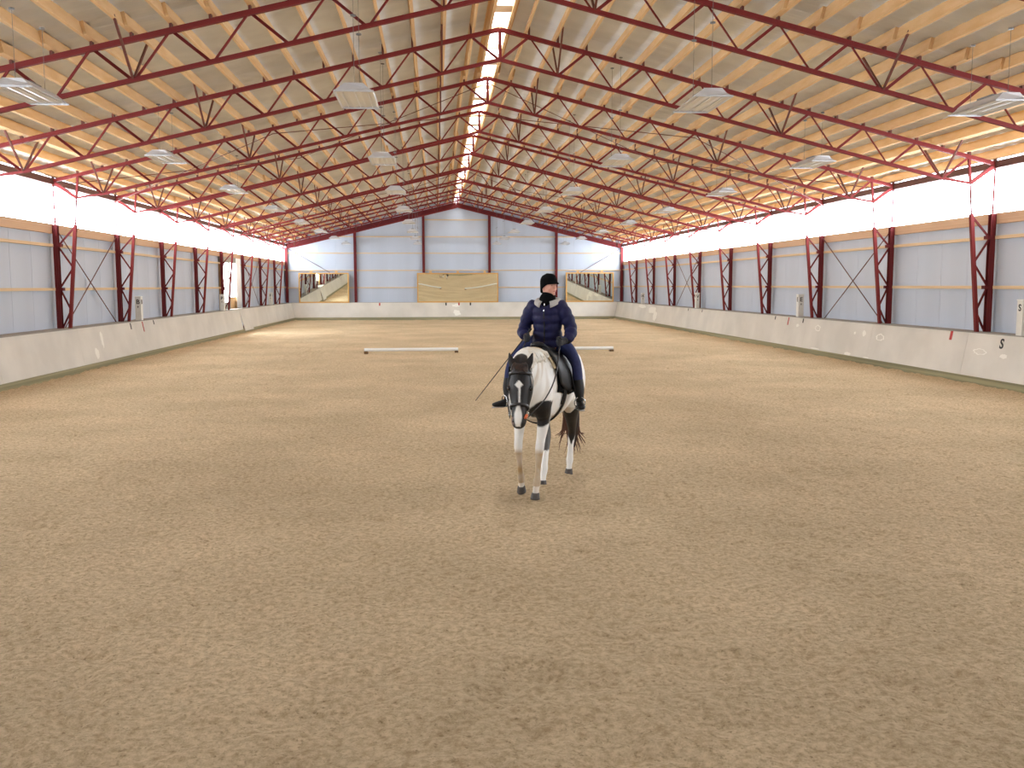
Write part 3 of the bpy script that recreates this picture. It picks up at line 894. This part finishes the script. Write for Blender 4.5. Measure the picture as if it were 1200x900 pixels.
_bp = cm.node_tree.nodes.new('ShaderNodeBump'); _bp.inputs['Strength'].default_value = .15; _bp.inputs['Distance'].default_value = .01
cm.node_tree.links.new(_n.outputs['Fac'], _bp.inputs['Height']); cm.node_tree.links.new(_bp.outputs[0], _b.inputs['Normal'])
me.materials.clear(); me.materials.append(cm)
body['label'] = 'white coat with black head and black chest patch'

def hoof(x, y, z, tilt=0.0):
    n = 16; v, f = [], []
    for zz, r, dx in ((0.0, .050, .014), (.012, .049, .012), (.055, .042, 0.0), (.064, .038, -.002)):
        for k in range(n):
            a = 2 * math.pi * k / n
            v.append((dx + r * 1.06 * math.cos(a), r * math.sin(a), zz))
    for j in range(3):
        for k in range(n): f.append((j * n + k, j * n + (k + 1) % n, (j + 1) * n + (k + 1) % n, (j + 1) * n + k))
    f.append(tuple(range(n - 1, -1, -1))); f.append(tuple(range(3 * n, 4 * n)))
    o = from_data('hoof', v, f, M['hoof'], horse, True); o.location = (x, y, z); o.rotation_euler = (0, tilt, 0)
hoof(.595, .073, -.006); hoof(.420, -.128, .03, .45); hoof(-.795, .091, -.006); hoof(-.045, -.026, -.006, -.08)
for s in (-1, 1):
    e = hp(.345, s * .110, -.075)
    form('eye', [([(e.x - .001, e.y, e.z + .018, .012, .012), (e.x, e.y, e.z, .020, .020), (e.x, e.y, e.z - .018, .012, .012)], dict(side=hL))], M['eye'], horse)
    q = hp(.90, s * .050, -.028)
    form('nostril', [([(q.x, q.y, q.z + .014, .008, .010), (q.x, q.y, q.z - .014, .010, .014)], dict(side=hL))], M['eye'], horse)

def strands(name, items, m, parent, z0=0.0):
    bm = bmesh.new()
    for pts in items: loft(bm, pts, seg=5, sub=3, cap=1.0)
    bmesh.ops.recalc_face_normals(bm, faces=bm.faces)
    me = bpy.data.meshes.new(name); bm.to_mesh(me); bm.free()
    if z0: me.transform(Matrix.Translation((0, 0, -z0)))
    me.polygons.foreach_set('use_smooth', [True] * len(me.polygons))
    return mesh_obj(name, me, parent, m)
rnd = random.Random(3)
# forelock
it = []
for k in range(26):
    s = rnd.uniform(-.075, .075)
    a, b, c = hp(-.10, s * .6, -.06), hp(-.01, s, .0), hp(rnd.uniform(.06, .14), s * 1.05, .012)
    it.append([(*a, .008, .008), (*b, .010, .007), (*c, .002, .002)])
strands('forelock', it, M['darkhair'], horse)
# mane, falling to the horse's left
it = []
for k in range(120):
    u = k / 119
    x = .42 + .56 * u; zc = float(np.interp(x, [.42, .62, .80, .94, 1.03], [1.575, 1.605, 1.597, 1.55, 1.485])); yc = float(np.interp(x, [.44, .8, 1.03], [0, .015, .045]))
    L = rnd.uniform(.04, .12) * (1 if u > .2 else .5)
    w = float(np.interp(x, [.42, .62, .80, .94, 1.03], [.185, .17, .145, .118, .09])) + .002
    dx = rnd.uniform(-.05, .04)
    it.append([(x, yc - .01, zc - .01, .008, .008), (x + dx * .3, yc + w * .50, zc - .028, .012, .006), (x + dx * .7, yc + w * .78, zc - .03 - L * .45, .012, .005), (x + dx, yc + w * .93, zc - .04 - L, .005, .002)])
strands('mane', it, M['creamhair'], horse)
# tail
tl = form('tail', [([(-.95, 0, 1.33, .04, .04), (-1.02, .01, 1.22, .055, .05), (-1.06, .02, 1.0, .065, .06), (-1.07, .06, .75, .085, .075), (-1.07, .075, .52, .075, .065), (-1.07, .085, .36, .035, .03), (-1.07, .09, .27, .008, .008)], dict(side=(0, 1, 0)))], M['darkhair'], horse)
it = []
for k in range(46):
    y = rnd.uniform(-.06, .13); e = rnd.uniform(.0, .16) if k % 5 else rnd.uniform(-.16, -.05); zb = rnd.uniform(.16, .5)
    it.append([(-1.03, y * .5, 1.0, .010, .010), (-1.07, y, .72, .010, .010), (-1.07, y + e * .35, .48, .008, .008), (-1.06, y + e, zb, .002, .002)])
strands('tail_hair', it, M['brownhair'], tl)

# ---- bridle and reins
bridle = tag(root('bridle'), 'black leather bridle with reins worn by the piebald horse', 'bridle')
def strap(name, pts, r, m, parent, z0=0.0, flat=.5, side=(0, 1, 0)):
    return form(name, [([(*p, r, r * flat) for p in pts], dict(side=side, seg=8, sub=4))], m, parent, z0=z0)
def head_ring(t, w, d, grow=.010):
    out = []
    for k in range(17):
        a = 2 * math.pi * k / 16
        out.append(hp(t + .03 * -math.sin(a), (w + grow) * math.cos(a), -d + (d + grow) * math.sin(a)))
    return out
strap('browband', [hp(.10, .113 * math.cos(a), -.10 + .118 * math.sin(a)) for a in [math.pi * k / 10 for k in range(11)]], .013, M['leather2'], bridle, side=hA, flat=.4)
strap('noseband', head_ring(.66, .084, .098), .015, M['leather2'], bridle, side=hA, flat=.4)
for s in (-1, 1):
    strap('cheek_strap', [hp(.02, s * .095, -.09), hp(.22, s * .127, -.10), hp(.42, s * .122, -.10), hp(.62, s * .096, -.09), hp(.78, s * .086, -.075)], .010, M['leather2'], bridle, side=hN, flat=.4)
    c = hp(.80, s * .092, -.07)
    strap('bit_ring', [c + hA * (.032 * math.cos(a)) + hN * (.032 * math.sin(a)) for a in [2 * math.pi * k / 12 for k in range(13)]], .005, M['metal'], bridle, flat=1)
form('orange_bit_guard', [([(*hp(.80, .082, -.04), .016, .012), (*hp(.86, .070, -.02), .016, .012)], dict(side=hL))], M['orange'], bridle)
hand = {1: Vector((.195, .245, 1.627)), -1: Vector((.195, -.143, 1.664))}
for s in (-1, 1):
    c = hp(.82, s * .096, -.075); h = hand[s] + Vector((.015, -.01 * s, -.01))
    pts = [c, c.lerp(h, .3) + Vector((0, s * .075, -.045)), c.lerp(h, .6) + Vector((0, s * .085, -.035)), h]
    strap('rein', pts, .008, M['leather2'], bridle, flat=.5)

# ---- saddle and pad
pad = tag(root('saddle_pad'), 'dark saddle pad with a cream fleece front edge under the saddle', 'saddle pad')
def flank(x, ang_, off):
    """point on the trunk at angle from the top, pushed out"""
    zc, rw, rh = trunk(x)
    return (x, (rw + off) * math.sin(ang_), zc + (rh + off) * math.cos(ang_))
grid = [[flank(-.42 + .80 * i / 16, -1.75 + 3.5 * j / 30, .012) for j in range(31)] for i in range(17)]
sheet('pad_cloth', grid, M['knit'], pad, .012)
strap('cream_edge', [flank(.41, -1.05 + 2.1 * j / 20, .025) for j in range(21)], .018, M['cream'], pad, flat=1, side=(1, 0, 0))
saddle = tag(root('saddle', 0.8), 'black leather saddle with stirrups on the piebald horse', 'saddle')
Z8 = .8
form('seat', [([(-.30, 0, 1.585, .15, .05), (-.22, 0, 1.575, .165, .055), (-.05, 0, 1.535, .135, .05), (.12, 0, 1.545, .10, .05), (.25, 0, 1.59, .085, .045), (.31, 0, 1.605, .06, .03)], dict(side=(0, 1, 0)))], M['leather'], saddle, z0=Z8)
for s in (-1, 1):
    grid = []
    for i in range(13):
        row = []
        for j in range(13):
            v = j / 12; fr = .40 - .04 * v + .05 * math.sin(v * 3); bk = -.10 - .03 * v
            x = bk + (fr - bk) * i / 12
            row.append(flank(x, s * (.30 + 1.36 * v * (1 - .10 * abs(2 * i / 12 - 1) ** 3)), .036 + .03 * math.sin(math.pi * min(1, v * 1.1)) * (i / 12) ** 2))
        grid.append(row)
    sheet('saddle_flap', grid, M['leather'], saddle, .010, z0=Z8)
    strap('stirrup_leather', [flank(.10, s * .55, .045), flank(.10, s * 1.1, .045), (.09, s * .36, 1.15), (.075, s * .405, .985)], .012, M['leather'], saddle, z0=Z8, flat=.35)
    c = Vector((.075, s * .425, .93)) if s > 0 else Vector((.085, s * .43, .925))
    fx = Vector((math.cos(.35), s * math.sin(.35), 0)) if s > 0 else Vector((math.cos(.75), s * math.sin(.75), 0)); sx = Vector((-fx.y, fx.x, 0))
    ring = [c + sx * (.058 * math.cos(a)) + Vector((0, 0, .035 + .062 * math.sin(a))) for a in [2 * math.pi * k / 14 for k in range(15)]]
    strap('stirrup_iron', ring, .0075, M['metal'], saddle, z0=Z8, flat=1)
    form('stirrup_tread', [([(*(c - sx * .055 + Vector((0, 0, -.026))), .022, .006), (*(c + sx * .055 + Vector((0, 0, -.026))), .022, .006)], dict(side=fx))], M['metal'], saddle, z0=Z8)
strap('girth', [flank(.20, 1.45 + (2 * math.pi - 2.9) * k / 16, .015) for k in range(17)], .045, M['leather'], saddle, z0=Z8, flat=.2, side=(1, 0, 0))
strap('girth_strap', [flank(.265, 1.50, .03), flank(.265, 1.75, .026), flank(.26, 2.05, .022)], .016, M['leather'], saddle, z0=Z8, flat=.4, side=(1, 0, 0))

# ---- rider
ZR = .9
person = tag(root('person', ZR), 'person in navy quilted jacket and black peaked cap riding, looking aside', 'person')
FA = math.radians(56)
fF = Vector((math.cos(FA), math.sin(FA), 0)); fL = Vector((-math.sin(FA), math.cos(FA), 0)); HC = Vector((-.02, .05, 0))
TY, TX = .03, -.02
def fp(f, s, z): return HC + fF * f + fL * s + Vector((0, 0, z))
HYO, HZO = {1: .280, -1: -.178}, {1: -.045, -1: -.008}           # wrists
def arm(s, k, dz=0.0):
    h = HYO[s]; el = TY + s * .262
    return [(TX, TY + s * .118, 2.030, .068 * k, .070 * k), (TX, TY + s * .185, 1.950, .064 * k, .064 * k), (TX - .015, TY + s * .240, 1.84, .058 * k, .060 * k), (TX - .015, el, 1.765, .055 * k, .057 * k), (.04, (el + h) / 2 + s * .022, 1.722 + HZO[s] * .5, .052 * k, .050 * k), (.105, h + s * .008, 1.690 + HZO[s], .040 * k, .038 * k)]
def hand_lofts(s, k):
    ox, oy = .100 - .155, HYO[s] - s * .246
    def sh(L): return [(p[0] + ox, p[1] + oy, p[2] + HZO[s], *p[3:]) for p in L]
    L = [(sh([(.155, s * .246, 1.690, .030 * k, .030 * k), (.20, s * .228, 1.682, .036 * k, .026 * k), (.25, s * .214, 1.678, .040 * k, .022 * k)]), dict(side=(0, 0, 1)))]
    for i, (ln, r) in enumerate(((.92, .0105), (1.0, .0108), (.95, .0102), (.78, .0092))):
        z = 1.706 - .020 * i
        L.append(sh([(.240, s * .222, z, r * k, r * k), (.276, s * .222, z, r * k, r * k), (.298 * 1, s * (.222 - .026 * ln), z - .003, r * k, r * k), (.278, s * (.222 - .052 * ln), z - .004, r * k * .95, r * k * .95), (.255, s * (.222 - .050 * ln), z - .004, r * k * .85, r * k * .85)]))
    L.append(sh([(.205, s * .212, 1.700, .014 * k, .014 * k), (.235, s * .192, 1.722, .012 * k, .012 * k), (.272, s * .182, 1.724, .011 * k, .011 * k), (.292, s * .178, 1.718, .0095 * k, .0095 * k)]))
    return L
FT = {1: (Vector((math.cos(.35), math.sin(.35), 0)), Vector((.03, .415, .955))), -1: (Vector((math.cos(.75), -math.sin(.75), 0)), Vector((.04, -.400, .95)))}
def leg(s, k):
    an = FT[s][1]
    return [(-.13, s * .11, 1.60, .10 * k, .10 * k), (-.09, s * .25, 1.53, .072 * k, .09 * k), (-.02, s * .350, 1.40, .056 * k, .076 * k), (.02, s * .382, 1.30, .052 * k, .066 * k), (.03, s * .392, 1.21, .052 * k, .060 * k), (.03, s * .405, 1.10, .054 * k, .058 * k), (an.x + .01, an.y, an.z + .06, .040 * k, .044 * k), (an.x, an.y, an.z, .038 * k, .040 * k)]
def foot(s, k):
    d, an = FT[s]
    p = lambda f, z: (an.x + d.x * f, an.y + d.y * f, an.z + z)
    return ([(*p(-.055, -.015), .030 * k, .034 * k), (*p(.0, -.005), .036 * k, .044 * k), (*p(.07, -.016), .040 * k, .034 * k), (*p(.14, -.024), .042 * k, .026 * k), (*p(.19, -.028), .030 * k, .018 * k)], dict(side=(-d.y, d.x, 0)))
sk = [([(-.08, 0, 1.57, .15, .11), (-.06, .01, 1.66, .145, .11), (-.03, TY, 1.80, .13, .10), (TX, TY, 1.95, .145, .11), (TX - .01, TY, 2.04, .12, .085), (TX - .01, TY + .01, 2.09, .06, .06), (HC.x, HC.y, 2.17, .052, .055)], dict(side=(0, 1, 0)))]
def hz(f, z, w, d): p = fp(f, 0, z); return (p.x, p.y, p.z, w, d)
sk.append(([hz(.010, 2.135, .050, .058), hz(.008, 2.165, .061, .078), hz(.003, 2.21, .070, .090), hz(0, 2.26, .075, .096), hz(-.004, 2.31, .069, .088), hz(-.006, 2.34, .042, .055)], dict(side=fL, seg=18)))
def small(a, ra, b, rb, side=fL): return ([(*a, ra[0], ra[1]), (*b, rb[0], rb[1])], dict(side=side, seg=10))
sk += [small(fp(.050, 0, 2.150), (.036, .026), fp(.082, 0, 2.138), (.022, .018)),        # chin
       small(fp(.088, 0, 2.235), (.010, .010), fp(.110, 0, 2.203), (.013, .013)),        # nose
       small(fp(.085, -.016, 2.175), (.008, .010), fp(.085, .016, 2.175), (.008, .010), side=(0, 0, 1)),
       small(fp(.078, -.034, 2.252), (.010, .012), fp(.078, .034, 2.252), (.010, .012), side=(0, 0, 1)),
       small(fp(.066, -.034, 2.208), (.016, .018), fp(.060, -.046, 2.190), (.014, .016)), small(fp(.066, .034, 2.208), (.016, .018), fp(.060, .046, 2.190), (.014, .016))]
for s in (-1, 1):
    sk.append(small(fp(-.005, s * .073, 2.235), (.010, .018), fp(-.012, s * .070, 2.195), (.008, .012)))
    sk.append((arm(s, .72), dict(side=(0, 1, 0)))); sk += hand_lofts(s, .8); sk.append((leg(s, .85), dict(side=(0, 1, 0)))); sk.append(foot(s, .8))
form('body', sk, M['skin'], person, voxel=.0075, smooth=2, z0=ZR)
for s in (-1, 1):
    form('eye', [small(fp(.082, s * .030, 2.236), (.0045, .005), fp(.0825, s * .030, 2.230), (.0045, .005))], M['eye'], person, z0=ZR)
form('lips', [([(*fp(.093, -.018, 2.171), .004, .004), (*fp(.098, 0, 2.173), .006, .006), (*fp(.093, .018, 2.171), .004, .004)], dict(side=(0, 0, 1)))], M['lips'], person, z0=ZR)
# jacket with quilted ribs
def puff(pts, period, amp, side):
    Q = catmull(pts, 14); out = []; L = 0.0
    for i, q in enumerate(Q):
        if i: L += float(np.linalg.norm(q[:3] - Q[i - 1][:3]))
        k = abs(math.sin(math.pi * L / period)) ** .7
        out.append((q[0], q[1], q[2], q[3] - amp + amp * 1.6 * k, q[4] - amp + amp * 1.6 * k))
    return (out, dict(side=side, sub=1, seg=24, cap=.3))
jk = [puff([(-.085, .015, 1.585, .175, .140), (-.07, .02, 1.66, .165, .138), (-.04, TY, 1.80, .156, .132), (TX, TY, 1.93, .172, .134), (TX - .01, TY, 2.02, .150, .112), (TX - .01, TY, 2.085, .095, .085)], .085, .010, (0, 1, 0))]
for s in (-1, 1): jk.append(puff(arm(s, 1.24), .085, .007, (0, 1, 0)))
form('jacket', jk, M['navy'], person, voxel=.0085, smooth=1, z0=ZR)
jacket = bpy.data.objects['jacket']
strap('zip_placket', [(.066, .022, 1.62), (.094, TY, 1.78), (.114, TY, 1.92), (.092, TY, 2.03)], .008, M['black'], jacket, z0=0)
zp = jacket.children[0]; zp.data.transform(Matrix.Translation((0, 0, -ZR)))
for z, x in ((1.975, .118), (2.040, .100)):
    form('zip_pull', [([(x, TY + .002, z, .006, .004), (x + .004, TY + .002, z - .022, .007, .004)], dict(side=(0, 1, 0)))], M['metal'], jacket, z0=ZR)
for s in (-1, 1):
    form('cuff', [([(.080, HYO[s] + s * .014, 1.700 + HZO[s], .049, .049), (.108, HYO[s] + s * .004, 1.690 + HZO[s], .045, .045)], dict(side=(0, 1, 0), cap=.1))], M['black'], jacket, z0=ZR)
grid = []
for i in range(29):
    a = math.radians(22 + (338 - 22) * i / 28)
    op = .5 + .5 * math.cos(a)             # wider towards the open front
    row = []
    for j in range(5):
        v = j / 4; r = .088 + .042 * v + .020 * op ** 2 * v
        row.append((TX + .005 + r * math.cos(a) * 1.0, TY + .012 + r * math.sin(a) * 1.10, 2.085 + .030 * math.sin(v * 2.6) - .03 * v - .085 * op ** 3 * (.35 + .65 * v)))
    grid.append(row)
sheet('collar', grid, M['greylining'], jacket, .010, z0=ZR)
form('scarf', [([(TX + .012, TY, 2.01, .070, .102), (TX + .012, TY + .004, 2.045, .088, .100), (TX + .012, TY + .01, 2.085, .090, .096), (HC.x + .012, HC.y, 2.12, .080, .086), (HC.x + .012, HC.y + .005, 2.148, .072, .080)], dict(side=(0, 1, 0), cap=.2))], M['knit'], person, z0=ZR)
for s in (-1, 1):
    form('glove', [([(.095, HYO[s] + s * .003, 1.693 + HZO[s], .036, .036), (.130, HYO[s] - s * .012, 1.685 + HZO[s], .038, .034)], dict(side=(0, 0, 1)))] + hand_lofts(s, 1.08), M['glove'], person, voxel=.005, smooth=1, z0=ZR)
    L = leg(s, 1.06)
    form('breeches_leg', [(L[:5], dict(side=(0, 1, 0)))], M['breech'], person, voxel=None, z0=ZR)
    d, an = FT[s]
    bl = [(*p[:3], p[3] * 1.12, p[4] * 1.12) for p in leg(s, 1.0)[4:]]
    bt = form('riding_boot', [(bl, dict(side=(0, 1, 0))), foot(s, 1.12)], M['leather'], person, voxel=.007, smooth=2, z0=ZR)
    p = lambda f, z: Vector((an.x + d.x * f, an.y + d.y * f, an.z + z))
    form('sole', [([(*p(-.075, -.056), .034, .006), (*p(.0, -.054), .034, .006), (*p(.09, -.057), .044, .006), (*p(.20, -.058), .030, .006)], dict(side=(-d.y, d.x, 0)))], M['greylining'], bt, z0=ZR)
# knit cap with a peak
bm = bmesh.new()
loft(bm, [hz(-.006, 2.12, .078, .096), hz(-.006, 2.19, .083, .101), hz(-.004, 2.25, .085, .105), hz(-.004, 2.30, .082, .101), hz(-.006, 2.340, .064, .080), hz(-.008, 2.361, .030, .038), hz(-.008, 2.3655, .010, .012)], side=fL, seg=24, sub=4, cap=.05)
nrm = (Vector((0, 0, 1)) - fF * .62).normalized()
bmesh.ops.bisect_plane(bm, geom=bm.verts[:] + bm.edges[:] + bm.faces[:], plane_co=HC + Vector((0, 0, 2.212)), plane_no=nrm, clear_inner=True)
me = bpy.data.meshes.new('knit_cap'); bm.to_mesh(me); bm.free(); me.transform(Matrix.Translation((0, 0, -ZR)))
me.polygons.foreach_set('use_smooth', [True] * len(me.polygons))
cap = mesh_obj('knit_cap', me, person, M['knit']); cap.modifiers.new('t', 'SOLIDIFY').thickness = .008
grid = []
for i in range(17):
    a = math.radians(-62 + 124 * i / 16)
    grid.append([tuple(fp(math.cos(a) * (.098 + (.044 * math.cos(a)) * v), math.sin(a) * (.080 + .006 * v), 2.278 - .026 * v - .012 * (1 - math.cos(a)))) for v in (0, .33, .66, 1)])
sheet('cap_peak', grid, M['knit'], cap, .008, z0=ZR)
# whip
w0, w1 = Vector((.180, -.128, 1.722)), Vector((.40, -.66, .99))
wh = tag(root('riding_whip', .99), 'thin dark riding whip held in the hand and pointing down to the left', 'whip')
form('shaft', [[(*w0.lerp(w1, t), .0065 - .003 * t, .0065 - .003 * t) for t in (0, .25, .5, .75, 1)]], M['leather2'], wh, z0=.99)
form('handle', [[(*w0.lerp(w1, t), .010, .010) for t in (-.06, .0, .08)]], M['leather'], wh, z0=.99)
